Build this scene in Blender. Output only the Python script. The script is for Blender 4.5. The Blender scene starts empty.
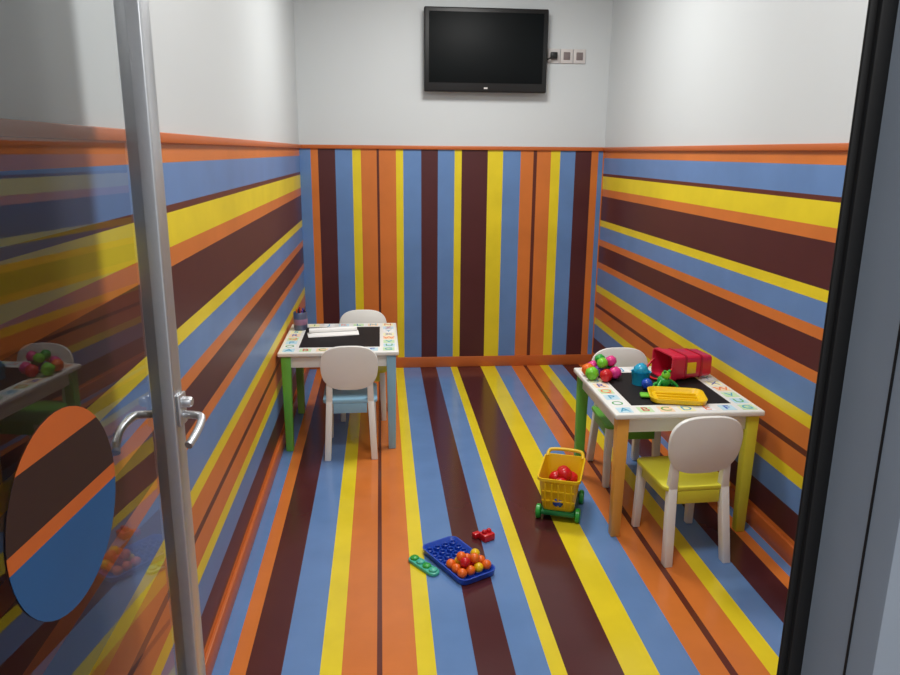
import bpy, bmesh, math, random
from mathutils import Vector, Matrix
random.seed(4)
S=bpy.context.scene
S.view_settings.view_transform='Standard'
def lin(c):
    return tuple(((x/255)/12.92 if x/255<=.04045 else ((x/255+.055)/1.055)**2.4) for x in c)+(1.0,)
ORANGE=(210,119,54); BROWN=(80,38,40); BLUE=(100,136,188); YELLOW=(230,208,42); THIN=(96,46,36)
# ---------------------------------------------------------------- materials
def mat(name,col,rough=.45,metal=0.0,spec=.5,var=.06,scale=14.0,bump=0.0,coat=0.0):
    m=bpy.data.materials.new(name); m.use_nodes=True; nt=m.node_tree; b=nt.nodes['Principled BSDF']
    b.inputs['Roughness'].default_value=rough; b.inputs['Metallic'].default_value=metal
    b.inputs['Specular IOR Level'].default_value=spec; b.inputs['Coat Weight'].default_value=coat
    tc=nt.nodes.new('ShaderNodeTexCoord'); n=nt.nodes.new('ShaderNodeTexNoise'); n.inputs['Scale'].default_value=scale
    n.inputs['Detail'].default_value=3
    nt.links.new(tc.outputs['Object'],n.inputs['Vector'])
    mx=nt.nodes.new('ShaderNodeMix'); mx.data_type='RGBA'
    c=lin(col); mx.inputs[6].default_value=tuple(x*(1-var) for x in c[:3])+(1,); mx.inputs[7].default_value=tuple(min(1,x*(1+var)) for x in c[:3])+(1,)
    nt.links.new(n.outputs['Fac'],mx.inputs[0]); nt.links.new(mx.outputs[2],b.inputs['Base Color'])
    if bump:
        bp=nt.nodes.new('ShaderNodeBump'); bp.inputs['Strength'].default_value=bump; bp.inputs['Distance'].default_value=.01
        nt.links.new(n.outputs['Fac'],bp.inputs['Height']); nt.links.new(bp.outputs['Normal'],b.inputs['Normal'])
    return m
def stripes(name,axis,lo,hi,stops,rough=.4,spec=.4):
    """stops: list of (position, colour) along the world axis; constant steps"""
    m=bpy.data.materials.new(name); m.use_nodes=True; nt=m.node_tree; b=nt.nodes['Principled BSDF']
    b.inputs['Roughness'].default_value=rough; b.inputs['Specular IOR Level'].default_value=spec
    g=nt.nodes.new('ShaderNodeNewGeometry'); sp=nt.nodes.new('ShaderNodeSeparateXYZ'); nt.links.new(g.outputs['Position'],sp.inputs[0])
    mr=nt.nodes.new('ShaderNodeMapRange'); mr.inputs[1].default_value=lo; mr.inputs[2].default_value=hi
    nt.links.new(sp.outputs[axis],mr.inputs[0])
    r=nt.nodes.new('ShaderNodeValToRGB'); r.color_ramp.interpolation='CONSTANT'
    cr=r.color_ramp
    st=sorted(((p-lo)/(hi-lo),c) for p,c in stops)
    cr.elements[0].position=0; cr.elements[0].color=lin(st[0][1])
    cr.elements[1].position=max(0,st[1][0]); cr.elements[1].color=lin(st[1][1])
    for p,c in st[2:]:
        e=cr.elements.new(min(1,p)); e.color=lin(c)
    nt.links.new(mr.outputs[0],r.inputs[0])
    n=nt.nodes.new('ShaderNodeTexNoise'); n.inputs['Scale'].default_value=5; n.inputs['Detail'].default_value=5
    nt.links.new(g.outputs['Position'],n.inputs['Vector'])
    m2=nt.nodes.new('ShaderNodeMapRange'); m2.inputs[1].default_value=.3; m2.inputs[2].default_value=.7; m2.inputs[3].default_value=.93; m2.inputs[4].default_value=1.06
    nt.links.new(n.outputs['Fac'],m2.inputs[0])
    mul=nt.nodes.new('ShaderNodeVectorMath'); mul.operation='SCALE'
    nt.links.new(r.outputs[0],mul.inputs[0]); nt.links.new(m2.outputs[0],mul.inputs['Scale'])
    nt.links.new(mul.outputs[0],b.inputs['Base Color'])
    return m
# ---------------------------------------------------------------- mesh helpers
PARENT=None
def link(o,parent='cur'):
    S.collection.objects.link(o)
    p=PARENT if parent=='cur' else parent
    if p is not None: o.parent=p
    return o
def root(name,loc=(0,0,0),rz=0):
    global PARENT
    e=bpy.data.objects.new(name,None); e.empty_display_size=.1; e.location=loc; e.rotation_euler=(0,0,rz)
    S.collection.objects.link(e); PARENT=e; return e
def mesh(name,bm,m,smooth=False):
    me=bpy.data.meshes.new(name); bm.normal_update(); bm.to_mesh(me); bm.free()
    for x in (m if isinstance(m,list) else [m]): me.materials.append(x)
    o=bpy.data.objects.new(name,me)
    if smooth:
        for p in me.polygons: p.use_smooth=True
        try: me.set_sharp_from_angle(angle=math.radians(40))
        except Exception: pass
    return link(o)
def box(name,lo,hi,m,bev=0.0,seg=2,mtx=None):
    bm=bmesh.new(); bmesh.ops.create_cube(bm,size=1)
    lo=Vector(lo); hi=Vector(hi); d=hi-lo; c=(lo+hi)/2
    for v in bm.verts: v.co=Vector((v.co.x*d.x,v.co.y*d.y,v.co.z*d.z))+c
    if bev: bmesh.ops.bevel(bm,geom=bm.edges[:],offset=bev,segments=seg,profile=.5,affect='EDGES')
    if mtx: bm.transform(mtx)
    return mesh(name,bm,m,smooth=bool(bev))
def hexa(name,bot,top,m,bev=.003):
    bm=bmesh.new(); b=[bm.verts.new(p) for p in bot]; t=[bm.verts.new(p) for p in top]
    bm.faces.new(b[::-1]); bm.faces.new(t)
    for i in range(4): bm.faces.new((b[i],b[(i+1)%4],t[(i+1)%4],t[i]))
    bmesh.ops.recalc_face_normals(bm,faces=bm.faces[:])
    if bev: bmesh.ops.bevel(bm,geom=bm.edges[:],offset=bev,segments=2,profile=.5,affect='EDGES')
    return mesh(name,bm,m,smooth=True)
def leg(name,p0,p1,w0,w1,m,d0=None,d1=None):
    d0=d0 or w0; d1=d1 or w1
    q=lambda p,w,d:[(p[0]-w/2,p[1]-d/2,p[2]),(p[0]+w/2,p[1]-d/2,p[2]),(p[0]+w/2,p[1]+d/2,p[2]),(p[0]-w/2,p[1]+d/2,p[2])]
    return hexa(name,q(p0,w0,d0),q(p1,w1,d1),m,.004)
def extr(name,pts,t,m,mtx=None,bev=.004):
    bm=bmesh.new(); v=[bm.verts.new((x,y,0)) for x,y in pts]; f=bm.faces.new(v)
    r=bmesh.ops.extrude_face_region(bm,geom=[f]); bmesh.ops.translate(bm,verts=[g for g in r['geom'] if isinstance(g,bmesh.types.BMVert)],vec=(0,0,t))
    bmesh.ops.recalc_face_normals(bm,faces=bm.faces[:])
    if bev:
        ed=[e for e in bm.edges if abs(e.verts[0].co.z-e.verts[1].co.z)<1e-6]
        bmesh.ops.bevel(bm,geom=ed,offset=bev,segments=2,profile=.5,affect='EDGES')
    if mtx: bm.transform(mtx)
    return mesh(name,bm,m,smooth=True)
def rrect(w,h,r,n=6):
    out=[]
    for cx,cy,a0 in ((w/2-r,h/2-r,0),(-w/2+r,h/2-r,90),(-w/2+r,-h/2+r,180),(w/2-r,-h/2+r,270)):
        for i in range(n+1):
            a=math.radians(a0+90*i/n); out.append((cx+r*math.cos(a),cy+r*math.sin(a)))
    return out
def lathe(name,prof,m,n=32,loc=(0,0,0),mtx=None):
    bm=bmesh.new(); rings=[]
    for r,z in prof:
        rings.append([bm.verts.new((r*math.cos(2*math.pi*i/n),r*math.sin(2*math.pi*i/n),z)) for i in range(n)] if r>1e-5 else [bm.verts.new((0,0,z))])
    for a,b in zip(rings,rings[1:]):
        for i in range(n):
            j=(i+1)%n
            if len(a)==1 and len(b)==1: continue
            if len(a)==1: bm.faces.new((a[0],b[i],b[j]))
            elif len(b)==1: bm.faces.new((a[i],a[j],b[0]))
            else: bm.faces.new((a[i],a[j],b[j],b[i]))
    bmesh.ops.recalc_face_normals(bm,faces=bm.faces[:])
    if mtx: bm.transform(mtx)
    bm.transform(Matrix.Translation(loc))
    return mesh(name,bm,m,smooth=True)
def ball(name,c,r,m,sub=2,bumps=0):
    bm=bmesh.new(); bmesh.ops.create_icosphere(bm,subdivisions=sub,radius=r)
    for v in bm.verts:
        k=1.0
        if bumps: k+=bumps*(math.sin(v.co.x/r*6)*math.sin(v.co.y/r*6+1)*math.sin(v.co.z/r*6+2))
        v.co=v.co*k+Vector(c)
    return mesh(name,bm,m,smooth=True)
def tube(name,pts,r,m,cyc=False,res=4):
    cu=bpy.data.curves.new(name,'CURVE'); cu.dimensions='3D'; sp=cu.splines.new('NURBS'); sp.points.add(len(pts)-1)
    for p,q in zip(sp.points,pts): p.co=(*q,1)
    sp.order_u=3; sp.use_endpoint_u=not cyc; sp.use_cyclic_u=cyc
    cu.bevel_depth=r; cu.bevel_resolution=res; cu.use_fill_caps=True; cu.materials.append(m)
    return link(bpy.data.objects.new(name,cu))
def text(name,s,size,loc,m,rz=0,ext=.0006):
    cu=bpy.data.curves.new(name,'FONT'); cu.body=s; cu.size=size; cu.extrude=ext; cu.align_x='CENTER'; cu.align_y='CENTER'
    cu.materials.append(m); o=bpy.data.objects.new(name,cu); o.location=loc; o.rotation_euler=(0,0,rz); return link(o)
def empty_none():
    global PARENT; PARENT=None
# ---------------------------------------------------------------- palette
white_paint=mat('white_wall_paint',(203,208,210),.5,var=.02,scale=3,bump=.02)
ceil_paint=mat('white_ceiling_paint',(225,226,224),.8,var=.02)
orange_trim=mat('orange_trim_paint',(192,100,46),.4,var=.05)
white_lac=mat('white_lacquered_wood',(234,234,230),.35,var=.02)
board=mat('black_chalkboard',(22,20,22),.6,spec=.25,var=.3,scale=20)
green=mat('green_lacquer',(104,180,66),.4); lblue=mat('light_blue_lacquer',(138,182,208),.4)
ygreen=mat('yellow_lacquer',(212,206,58),.4); amber=mat('amber_lacquer',(228,164,72),.4)
pgreen=mat('pale_green_lacquer',(150,196,90),.4)
p_red=mat('red_plastic',(205,24,34),.3); p_crim=mat('crimson_plastic',(210,34,66),.3); p_crim2=mat('dark_crimson_plastic',(170,18,46),.3); p_yel=mat('yellow_plastic',(238,196,20),.3)
p_grn=mat('green_plastic',(40,160,60),.3); p_dgrn=mat('dark_green_plastic',(16,110,60),.35); p_cyan=mat('cyan_plastic',(30,160,200),.3)
p_blue=mat('blue_plastic',(26,72,180),.3); p_org=mat('orange_plastic',(240,110,30),.3); p_pink=mat('pink_plastic',(225,60,140),.3)
p_pur=mat('purple_plastic',(110,60,160),.3); p_teal=mat('teal_plastic',(70,180,156),.35); p_lime=mat('lime_plastic',(120,205,50),.3)
p_black=mat('black_plastic',(14,14,16),.45); p_dark=mat('dark_bezel',(12,12,14),.4)
scr=mat('tv_screen_matte',(7,12,14),.5,spec=.15); steel=mat('brushed_steel',(205,208,212),.36,metal=.85,var=.05,scale=60)
alu=mat('anodised_aluminium',(146,156,168),.75,metal=.1,spec=.2,var=.04); rubber=mat('black_rubber_gasket',(8,8,9),.6)
paper=mat('white_paper',(244,244,242),.7,var=.02)
sock=mat('white_socket_plastic',(205,200,198),.4); sockd=mat('grey_socket_insert',(120,108,108),.4)
# ---------------------------------------------------------------- room
XL,XR,YB,YF,ZC=-.53,1.53,5.07,.56,2.75
def corr(p,tab):
    for (a,va),(b,vb) in zip(tab,tab[1:]):
        if a<=p<=b: return p+va+(vb-va)*(p-a)/(b-a)
    return p
TW=[(300,0),(336,-1),(380,-3.5),(430,-3.5),(487,-2.5),(530,0),(572,1.5),(605,1.5)]
TF=[(300,0),(318,-2.5),(380,-4.8),(430,-5),(487,-5.5),(530,-3.5),(572,-2),(605,0)]
def bx(px,tab): return -.53+(corr(px,tab)-301)/303*2.06
pat=[(301,BLUE),(311,ORANGE),(319,BROWN),(336,BLUE),(353,YELLOW),(362,ORANGE),(378,THIN),(381,ORANGE),(397,YELLOW),(405,BLUE),(422,BROWN),(439,BLUE),
 (455,YELLOW),(462,BROWN),(487,YELLOW),(502,BLUE),(519,ORANGE),(531,THIN),(535,ORANGE),(548,YELLOW),(557,BLUE),(572,BROWN),(589,ORANGE),(596,BLUE),(601,ORANGE)]
back_m=stripes('striped_vinyl_back_wall',0,XL,XR,[(bx(p,TW),c) for p,c in pat],.38)
floor_m=stripes('striped_vinyl_floor',0,XL,XR,[(bx(p,TF),c) for p,c in pat],.18,.5)
def hz(py): return 1.53-(py-149)/141.0
patw=[(149,ORANGE),(158,BLUE),(173,THIN),(175,YELLOW),(187,ORANGE),(194,BROWN),(217,YELLOW),(223,BLUE),(236,ORANGE),(242,BROWN),(259,ORANGE),(265,BLUE),(282,YELLOW),
 (289,ORANGE),(301,THIN),(304,ORANGE),(315,YELLOW),(322,BLUE),(337,BROWN),(352,ORANGE)]
st=[]
for i,(p,c) in enumerate(patw):
    nxt=patw[i+1][0] if i+1<len(patw) else 366
    st.append((hz(nxt),c))
side_m=stripes('striped_vinyl_side_wall',2,0,1.56,[(max(0,z),c) for z,c in st],.36)
empty_none()
T=.12
def wall(name,lo,hi,lower,upper,split=1.53):
    bm=bmesh.new()
    def cube(a,b,mi):
        r=bmesh.ops.create_cube(bm,size=1); a=Vector(a); b=Vector(b)
        for v in r['verts']: v.co=Vector((v.co.x*(b-a).x,v.co.y*(b-a).y,v.co.z*(b-a).z))+(a+b)/2
        for f in set(f for v in r['verts'] for f in v.link_faces): f.material_index=mi
    cube(lo,(hi[0],hi[1],split),0); cube((lo[0],lo[1],split),hi,1)
    return mesh(name,bm,[lower,upper])
wall('wall_back',(XL-T,YB,0),(XR+T,YB+T,ZC),back_m,white_paint)
wall('wall_left',(XL-T,YF-T,0),(XL,YB,ZC),side_m,white_paint)
wall('wall_right',(XR,YF-T,0),(XR+T,YB,ZC),side_m,white_paint)
wall('wall_front',(.52,YF-T,0),(XR,YF,ZC),side_m,white_paint)
box('floor',(XL-T,-2.2,-.1),(XR+T,YB+T,0),floor_m)
box('ceiling',(XL-T,-2.2,ZC),(XR+T,YB+T,ZC+.1),ceil_paint)
box('trim_1',(XL,YB-.014,1.515),(XR,YB,1.54),orange_trim,.004)
box('trim_2',(XL,YF,1.515),(XL+.014,YB-.014,1.54),orange_trim,.004)
box('trim_3',(XR-.014,YF,1.515),(XR,YB-.014,1.54),orange_trim,.004)
box('baseboard_back',(XL+.014,YB-.014,0),(XR-.014,YB,.075),orange_trim,.003)
box('baseboard_left',(XL,YF,0),(XL+.014,YB,.075),orange_trim,.003)
box('baseboard_right',(XR-.014,YF,0),(XR,YB,.075),orange_trim,.003)
# ---------------------------------------------------------------- ceiling lights
em=bpy.data.materials.new('led_diffuser'); em.use_nodes=True; b=em.node_tree.nodes['Principled BSDF']
b.inputs['Emission Color'].default_value=(1,.98,.95,1); b.inputs['Emission Strength'].default_value=3
for y,e in ((-.9,24),(1.7,23),(3.7,32)):  # the corridor one behind the camera is added to brighten jamb and stile
    root('ceiling_light',(.5,y,ZC))
    box('housing',(-.31,-.31,-.03),(.31,.31,0),white_lac,.004)
    box('diffuser',(-.29,-.29,-.034),(.29,.29,-.029),em)
    ld=bpy.data.lights.new('lamp','AREA'); ld.size=.5; ld.energy=e; ld.color=(1,.985,.955)
    lo=link(bpy.data.objects.new('lamp',ld)); lo.location=(0,0,-.04)
# ---------------------------------------------------------------- door (glass, open inward) + frame
hinge=Vector((-.513,.56,0)); free=Vector((-.430,1.46,0)); L=(free-hinge).length; ang=math.atan2(free.y-hinge.y,free.x-hinge.x)
glass=bpy.data.materials.new('clear_door_glass'); glass.use_nodes=True; nt=glass.node_tree; nt.nodes.clear()
o_=nt.nodes.new('ShaderNodeOutputMaterial'); mxs=nt.nodes.new('ShaderNodeMixShader'); tr=nt.nodes.new('ShaderNodeBsdfTransparent'); gl=nt.nodes.new('ShaderNodeBsdfGlossy'); fr=nt.nodes.new('ShaderNodeFresnel')
tr.inputs[0].default_value=(.86,.89,.90,1); gl.inputs['Roughness'].default_value=.01; fr.inputs[0].default_value=1.75
nt.links.new(fr.outputs[0],mxs.inputs[0]); nt.links.new(tr.outputs[0],mxs.inputs[1]); nt.links.new(gl.outputs[0],mxs.inputs[2]); nt.links.new(mxs.outputs[0],o_.inputs[0])
root('door_1',hinge,ang)   # local x runs hinge->free edge, local -y faces the room centre
bm=bmesh.new(); vs=[bm.verts.new(p) for p in ((.03,0,.06),(L-.03,0,.06),(L-.03,0,2.04),(.03,0,2.04))]; bm.faces.new(vs)
mesh('glass_panel',bm,glass)
box('closing_stile',(L-.045,-.026,.01),(L,.022,2.1),steel,.005,3)
box('hinge_stile',(0,-.022,.01),(.045,.022,2.1),steel,.006,3)
box('top_rail',(.045,-.022,2.04),(L-.045,.022,2.1),steel,.004)
box('bottom_rail',(.045,-.022,.01),(L-.045,.022,.07),steel,.004)
stick=stripes('striped_sticker',2,.80,1.2,[(.80,(24,84,138)),(.965,(190,94,38)),(.99,(46,26,26)),(1.085,(190,94,38))],.5)
lathe('round_decal',[(0,0),(.154,0),(.154,.0008),(0,.0008)],stick,48,mtx=Matrix.Translation((.482,-.001,.981))@Matrix.Rotation(math.radians(90),4,'X'))
box('lock_plate',(L-.042,-.034,.965),(L-.004,-.026,1.03),steel,.003)
lathe('lock_knob',[(0,0),(.011,0),(.011,.014),(.008,.018),(0,.018)],steel,20,mtx=Matrix.Translation((L-.022,-.034,1.012))@Matrix.Rotation(math.radians(90),4,'X'))
tube('lever_handle',[(L-.022,-.03,.985),(L-.022,-.062,.985),(L-.035,-.075,.982),(L-.08,-.075,.965),(L-.11,-.07,.955)],.008,steel)
tube('outer_lever_handle',[(L-.022,.02,.985),(L-.022,.055,.985),(L-.04,.065,.985),(L-.12,.062,.98),(L-.15,.05,.955)],.008,steel)
root('door_2')  # fixed frame of the doorway
box('gasket',(.373,.558,0),(.396,.572,2.2),rubber,.002)
box('gasket_lip',(.367,.563,0),(.375,.567,2.2),rubber,.0015)
box('right_jamb',(.386,.47,0),(.52,.574,2.2),alu,.001)
box('jamb_return',(.3845,.50,0),(.3875,.5015,2.2),rubber)
box('left_jamb',(-.53,.44,0),(-.50,.535,2.2),alu,.004)
box('head',(-.53,.44,2.2),(.52,.56,2.28),alu,.004)
# ---------------------------------------------------------------- TV
root('wall_mounted_tv',(.69,YB,2.135),math.radians(0))
box('bezel',(-.40,-.085,-.255),(.40,-.04,.255),p_dark,.008,3)
box('back_shell',(-.32,-.04,-.19),(.32,-.02,.19),p_black,.006)
box('wall_bracket',(-.12,-.02,-.1),(.12,0,.1),p_black,.003)
box('screen',(-.37,-.0865,-.20),(.37,-.084,.228),scr,.001)
box('logo_dot',(-.012,-.0865,-.236),(.012,-.0845,-.226),sock)
root('wall_socket_strip',(1.235,YB,2.12))
for i in range(3):
    x=-.085+i*.086
    box('plate_%d'%i,(x-.041,-.010,-.045),(x+.041,0,.045),sock,.003)
    box('insert_%d'%i,(x-.022,-.013,-.024),(x+.022,-.009,.024),sockd,.003)
box('plug',(-.112,-.045,-.02),(-.068,-.013,.02),p_black,.006)
tube('cable',[(-.09,-.04,0),(-.13,-.05,-.03),(-.17,-.03,-.03),(-.24,-.03,-.02)],.005,p_black)
# ---------------------------------------------------------------- tables
tilep=[mat('tile_%s'%n,c,.5) for n,c in (('sky',(190,222,236)),('mint',(196,226,180)),('peach',(244,214,178)),('cream',(244,238,190)),('white',(236,238,240)))]
def table(loc,legs,W=.60,D=.64,H=.53):
    root('kids_table',loc)
    box('tabletop',(-W/2,-D/2,H-.022),(W/2,D/2,H),white_lac,.006,3)
    box('chalkboard_inset',(-W/2+.095,-D/2+.10,H-.001),(W/2-.095,D/2-.10,H+.001),board)
    a=.035
    box('apron_front',(-W/2+a,-D/2+.03,H-.085),(W/2-a,-D/2+.048,H-.022),white_lac,.002)
    box('apron_back',(-W/2+a,D/2-.048,H-.085),(W/2-a,D/2-.03,H-.022),white_lac,.002)
    box('apron_left',(-W/2+.03,-D/2+a,H-.085),(-W/2+.048,D/2-a,H-.022),white_lac,.002)
    box('apron_right',(W/2-.048,-D/2+a,H-.085),(W/2-.03,D/2-a,H-.022),white_lac,.002)
    i=0
    for sy in(-1,1):
        for sx in(-1,1):
            x=sx*(W/2-.038); y=sy*(D/2-.038)
            leg('leg_%d'%i,(x,y,0),(x,y,H-.02),.038,.048,legs[i]); i+=1
    L_='ABCDEFGHIJKLMNOPQRSTUVWXYZ0123456789'; k=0
    pos=[(-W/2+.05+j*(W-.10)/6,s*(D/2-.05)) for s in(-1,1) for j in range(7)]+[(s*(W/2-.047),-D/2+.05+j*(D-.10)/7) for s in(-1,1) for j in range(1,7)]
    for x,y in pos:
        box('tile_%d'%k,(x-.029,y-.029,H-.0005),(x+.029,y+.029,H+.0008),tilep[k%5])
        text('letter_%d'%k,L_[k%36],.060,(x,y,H+.0009),[p_cyan,p_red,p_grn,p_cyan,p_org,p_blue][k%6]); k+=1
table((-.22,3.88,0),[green,lblue,pgreen,amber])
table((1.185,2.905,0),[amber,ygreen,green,lblue])
# ---------------------------------------------------------------- chairs
def chair(loc,rz,seatm):
    root('kids_chair',loc,rz)   # faces +y, origin under the backrest
    top=.588
    pts=[]; n=44
    for i in range(n):
        a=2*math.pi*i/n; c,s=math.cos(a),math.sin(a)
        x=.140*math.copysign(abs(c)**.68,c); y=.116*math.copysign(abs(s)**.78,s)
        x*=1.0+.05*(y/.105)
        pts.append((x,y))
    rot=Matrix.Translation((0,-.012,top-.116))@Matrix.Rotation(math.radians(97),4,'X')@Matrix.Translation((0,0,-.008))
    extr('backrest',pts,.018,white_lac,rot,.005)
    for s in(-1,1):
        leg('back_leg_%s'%('l' if s<0 else 'r'),(s*.116,-.03,0),(s*.102,.012,.30),.032,.032,white_lac,.036,.036)
        leg('back_upright_%s'%('l' if s<0 else 'r'),(s*.102,.012,.29),(s*.098,.0,.50),.032,.026,white_lac,.036,.014)
        leg('front_leg_%s'%('l' if s<0 else 'r'),(s*.116,.275,0),(s*.110,.262,.285),.028,.034,white_lac)
    extr('seat',rrect(.27,.29,.03),.018,seatm,Matrix.Translation((0,.142,.285)),.005)
    box('apron_front',(-.095,.268,.235),(.095,.282,.285),seatm,.002)
    box('apron_back',(-.083,-.003,.235),(.083,.012,.285),seatm,.002)
    box('apron_left',(-.118,.02,.235),(-.104,.25,.285),seatm,.002)
    box('apron_right',(.104,.02,.235),(.118,.25,.285),seatm,.002)
chair((-.165,3.49,0),math.radians(1),lblue)
chair((-.115,4.28,0),math.radians(180),ygreen)
chair((1.165,2.42,0),math.radians(3),ygreen)
chair((1.145,3.33,0),math.radians(178),green)
# ---------------------------------------------------------------- things on the left table
H=.5315
root('crayon_jar',(-.455,4.06,H))
jar=mat('grey_blue_tin',(96,104,132),.3,metal=.3); band=mat('mauve_label',(150,110,140),.5)
lathe('jar',[(0,0),(.034,0),(.038,.01),(.038,.095),(.035,.10),(.033,.095),(.033,.006),(0,.006)],jar)
lathe('jar_band',[(.0385,.03),(.0392,.032),(.0392,.06),(.0385,.062)],band)
for i in range(7):
    a=i*.9; tube('crayon_%d'%i,[(.012*math.cos(a),.012*math.sin(a),.01),(.022*math.cos(a),.022*math.sin(a),.11+.006*(i%3))],.004,[p_black,p_blue,p_red,p_black,p_org,p_black,p_pur][i],res=2)
root('paper_stack',(-.265,3.935,H),math.radians(9))
box('sheet_1',(-.14,-.055,0),(.13,.05,.003),paper,.001)
box('sheet_2',(-.12,-.05,.003),(.135,.055,.006),paper,.001,mtx=Matrix.Rotation(math.radians(-4),4,'Z'))
lathe('rolled_sheet',[(.011,-.13),(.0125,-.13),(.0125,.13),(.011,.13),(.011,-.13)],paper,24,mtx=Matrix.Translation((0,.03,.0185))@Matrix.Rotation(math.radians(90),4,'Y'))
# ---------------------------------------------------------------- things on the right table
root('toy_bucket',(1.325,3.05,H),math.radians(10))
def shell(name,secs,m,wall=.005,mtx=None):
    bm=bmesh.new(); rings=[]
    def ring(z,w,h,r): return [bm.verts.new((x,y,z)) for x,y in rrect(w,h,r,5)]
    z0,w0,h0,r0=secs[0]
    for z,w,h,rr in secs: rings.append(ring(z,w,h,rr))
    z1,w1,h1,r1=secs[-1]
    rings.append(ring(z1,w1-2*wall,h1-2*wall,max(.002,r1-wall)))
    rings.append(ring(z0+wall,w0-2*wall,h0-2*wall,max(.002,r0-wall)))
    for a,b in zip(rings,rings[1:]):
        n=len(a)
        for i in range(n): bm.faces.new((a[i],a[(i+1)%n],b[(i+1)%n],b[i]))
    bm.faces.new(rings[0][::-1]); bm.faces.new(rings[-1])
    bmesh.ops.recalc_face_normals(bm,faces=bm.faces[:])
    if mtx: bm.transform(mtx)
    return mesh(name,bm,m,True)
mb=Matrix.Translation((.115,0,.061))@Matrix.Rotation(math.radians(-90),4,'Y')
shell('bucket_body',[(0,.088,.125,.014),(.006,.094,.132,.016),(.185,.112,.155,.018),(.187,.122,.168,.02),(.21,.122,.168,.02)],p_crim,.006,mb)
shell('band_1',[(.05,.104,.142,.018),(.06,.105,.1435,.018)],p_crim2,.004,mb)
shell('band_2',[(.13,.112,.152,.018),(.14,.113,.153,.018)],p_crim2,.004,mb)
box('side_plate',(-.015,-.0765,.035),(.03,-.070,.085),p_yel,.002)
box('base_emblem',(.1145,-.03,.035),(.1165,.03,.085),p_org,.001)
tube('bucket_handle',[(-.085,-.08,.07),(-.125,-.08,.03),(-.14,-.045,.008),(-.145,0,.006),(-.14,.045,.008),(-.125,.08,.03),(-.085,.08,.07)],.005,p_red)
root('toy_ball_pile',(.950,3.045,H))
for i,(x,y,r,m) in enumerate([(-.035,-.02,.029,p_lime),(.02,-.05,.028,p_red),(.07,-.015,.028,p_pink),(.01,.02,.027,p_pur),(-.035,.045,.028,p_org),(.06,.05,.029,p_grn),(.0,.085,.028,p_pink),(.055,.105,.027,p_org)]):
    ball('ball_%d'%i,(x,y,r),r,m,3,.12)
ball('ball_top',(.015,0.0,.070),.024,p_lime,3,.12)
ball('ball_top2',(.06,.02,.073),.024,p_pink,3,.12)
ball('ball_top3',(.02,.055,.072),.023,p_grn,3,.12)
root('stacking_cup_toy',(1.11,2.955,H),.3)
lathe('cup',[(0,0),(.035,0),(.041,.055),(.043,.057),(.039,.055),(.033,.006),(0,.006)],p_cyan)
ball('cup_ball',(0,0,.06),.032,p_cyan,3,.1); ball('blue_ball',(-.022,-.075,.024),.024,p_blue,3,.1)
root('toy_frog',(1.19,2.895,H),.3)
ball('body',(0,0,.028),.028,p_grn,3,.05); ball('head',(.0,-.012,.06),.019,p_lime,3); ball('eye_l',(-.012,-.018,.078),.007,p_grn,2); ball('eye_r',(.012,-.018,.078),.007,p_grn,2)
for i,s in enumerate((-1,1)):
    tube('arm_%d'%i,[(s*.02,-.01,.035),(s*.045,-.02,.02),(s*.05,-.03,.006)],.007,p_grn); tube('foot_%d'%i,[(s*.02,.01,.02),(s*.045,.02,.012),(s*.05,0,.007)],.008,p_grn)
root('toy_tray',(1.19,2.75,H),math.radians(-14))
shell('tray_body',[(0,.20,.15,.03),(.004,.215,.165,.035),(.022,.225,.175,.038)],p_yel,.007)
for i in range(3): box('tray_rib_%d'%i,(-.08,-.04+i*.035,.006),(.08,-.034+i*.035,.015),p_yel,.002)
box('tray_tab',(-.145,-.025,.004),(-.105,.025,.014),p_lime,.005)
# ---------------------------------------------------------------- toys on the floor
root('toy_cart',(.755,2.85,0),math.radians(-20))   # long axis local y
shell('basket',[(.045,.125,.20,.018),(.06,.135,.215,.02),(.185,.165,.26,.025),(.188,.180,.275,.028),(.200,.180,.275,.028)],p_yel,.006)
for i in range(5): box('front_rib_%d'%i,(-.058+i*.027,-.003,.0),(-.050+i*.027,.003,.12),p_yel,.002,mtx=Matrix.Translation((0,-.112,.062))@Matrix.Rotation(math.radians(10),4,'X'))
for i in range(2): box('front_bar_%d'%i,(-.068,-.003,-.004),(.068,.003,.004),p_yel,.002,mtx=Matrix.Translation((0,-.117-.008*i,.095+.045*i))@Matrix.Rotation(math.radians(10),4,'X'))
box('chassis',(-.07,-.12,.028),(.07,.12,.046),p_dgrn,.006)
for j,y in enumerate((-.09,.09)):
    for i,x in enumerate((-1,1)):
        lathe('wheel_%d%d'%(i,j),[(0,-.011),(.024,-.011),(.030,-.007),(.030,.007),(.024,.011),(.012,.012),(0,.012)],p_grn,24,mtx=Matrix.Translation((x*.082,y,.030))@Matrix.Rotation(math.radians(90),4,'Y'))
tube('handle',[(-.078,.125,.19),(-.078,.15,.205),(-.06,.16,.215),(.06,.16,.215),(.078,.15,.205),(.078,.125,.19)],.008,p_yel)
for i,(x,y,z,m) in enumerate([(-.03,-.06,.10,p_red),(.03,-.05,.105,p_blue),(0,.0,.12,p_red),(-.03,.06,.12,p_red),(.035,.05,.13,p_red),(0,-.09,.09,p_blue),(0,.08,.14,p_red),(0.01,.03,.155,p_red)]):
    ball('ball_%d'%i,(x,y,z),.031,m,3,.1)
root('peg_tray_toy',(.27,2.46,0),math.radians(-62))
shell('tray',[(0,.26,.125,.02),(.004,.285,.15,.025),(.026,.295,.16,.03)],p_blue,.006)
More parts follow.
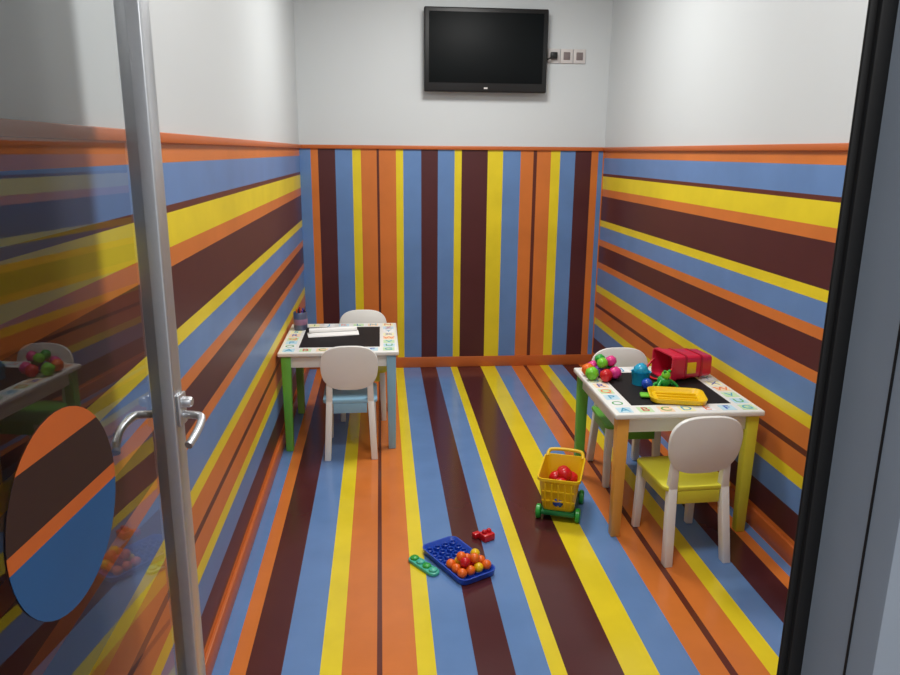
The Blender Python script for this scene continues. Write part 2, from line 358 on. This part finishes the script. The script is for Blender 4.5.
for i in range(7):
    for j in range(4):
        lathe('cup_%d%d'%(i,j),[(.0145,.005),(.0145,.018),(.012,.02),(.010,.018),(.010,.007)],p_blue,14,loc=(-.115+i*.037,-.054+j*.036,0))
k=0
for i in range(4,7):
    for j in range(4):
        ball('peg_ball_%d'%k,(-.115+i*.037,-.054+j*.036,.032),.018,[p_org,p_org,p_red,p_org,p_yel,p_org,p_red][(i*2+j*3)%7],3); k+=1
for x,y,m in ((.05,-.02,p_org),(.085,.015,p_org),(.06,.035,p_yel),(.09,-.03,p_red)):
    ball('peg_ball_%d'%k,(x,y,.060),.018,m,3); k+=1
root('teether_toy',(.14,2.44,0),math.radians(-54))
extr('bar',rrect(.155,.045,.02),.014,p_teal,None,.005)
for i in range(4): lathe('bump_%d'%i,[(.017,.012),(.016,.020),(.010,.024),(0,.0245)],p_teal if i%2 else p_grn,20,loc=(-.054+i*.036,0,0))
root('toy_blocks',(.405,2.63,0),.5)
box('block_1',(-.03,-.025,0),(.022,.02,.03),p_red,.005); ball('block_knob_1',(-.014,0,.034),.011,p_red); ball('block_knob_2',(.008,0,.034),.011,p_red)
box('block_2',(-.045,.020,0),(-.012,.045,.022),p_red,.005)
# ---------------------------------------------------------------- world + camera
w=bpy.data.worlds.new('world'); S.world=w; w.use_nodes=True
w.node_tree.nodes['Background'].inputs[0].default_value=(.92,.95,1,1); w.node_tree.nodes['Background'].inputs[1].default_value=.6
f=735.0
yaw,pitch,roll=math.radians(5.4),math.radians(14.16),math.radians(0.5)
F=Vector((math.sin(yaw)*math.cos(pitch),math.cos(yaw)*math.cos(pitch),-math.sin(pitch)))
R=Vector((math.cos(yaw),-math.sin(yaw),0)); U=R.cross(F)
R2=R*math.cos(roll)+U*math.sin(roll); U2=U*math.cos(roll)-R*math.sin(roll)
m=Matrix((R2,U2,-F)).transposed().to_4x4(); m.translation=Vector((0,0,1.5))
cd=bpy.data.cameras.new('camera'); co=bpy.data.objects.new('camera',cd); S.collection.objects.link(co)
co.matrix_world=m; cd.sensor_width=36; cd.lens=f/900*36; cd.clip_start=.02; S.camera=co
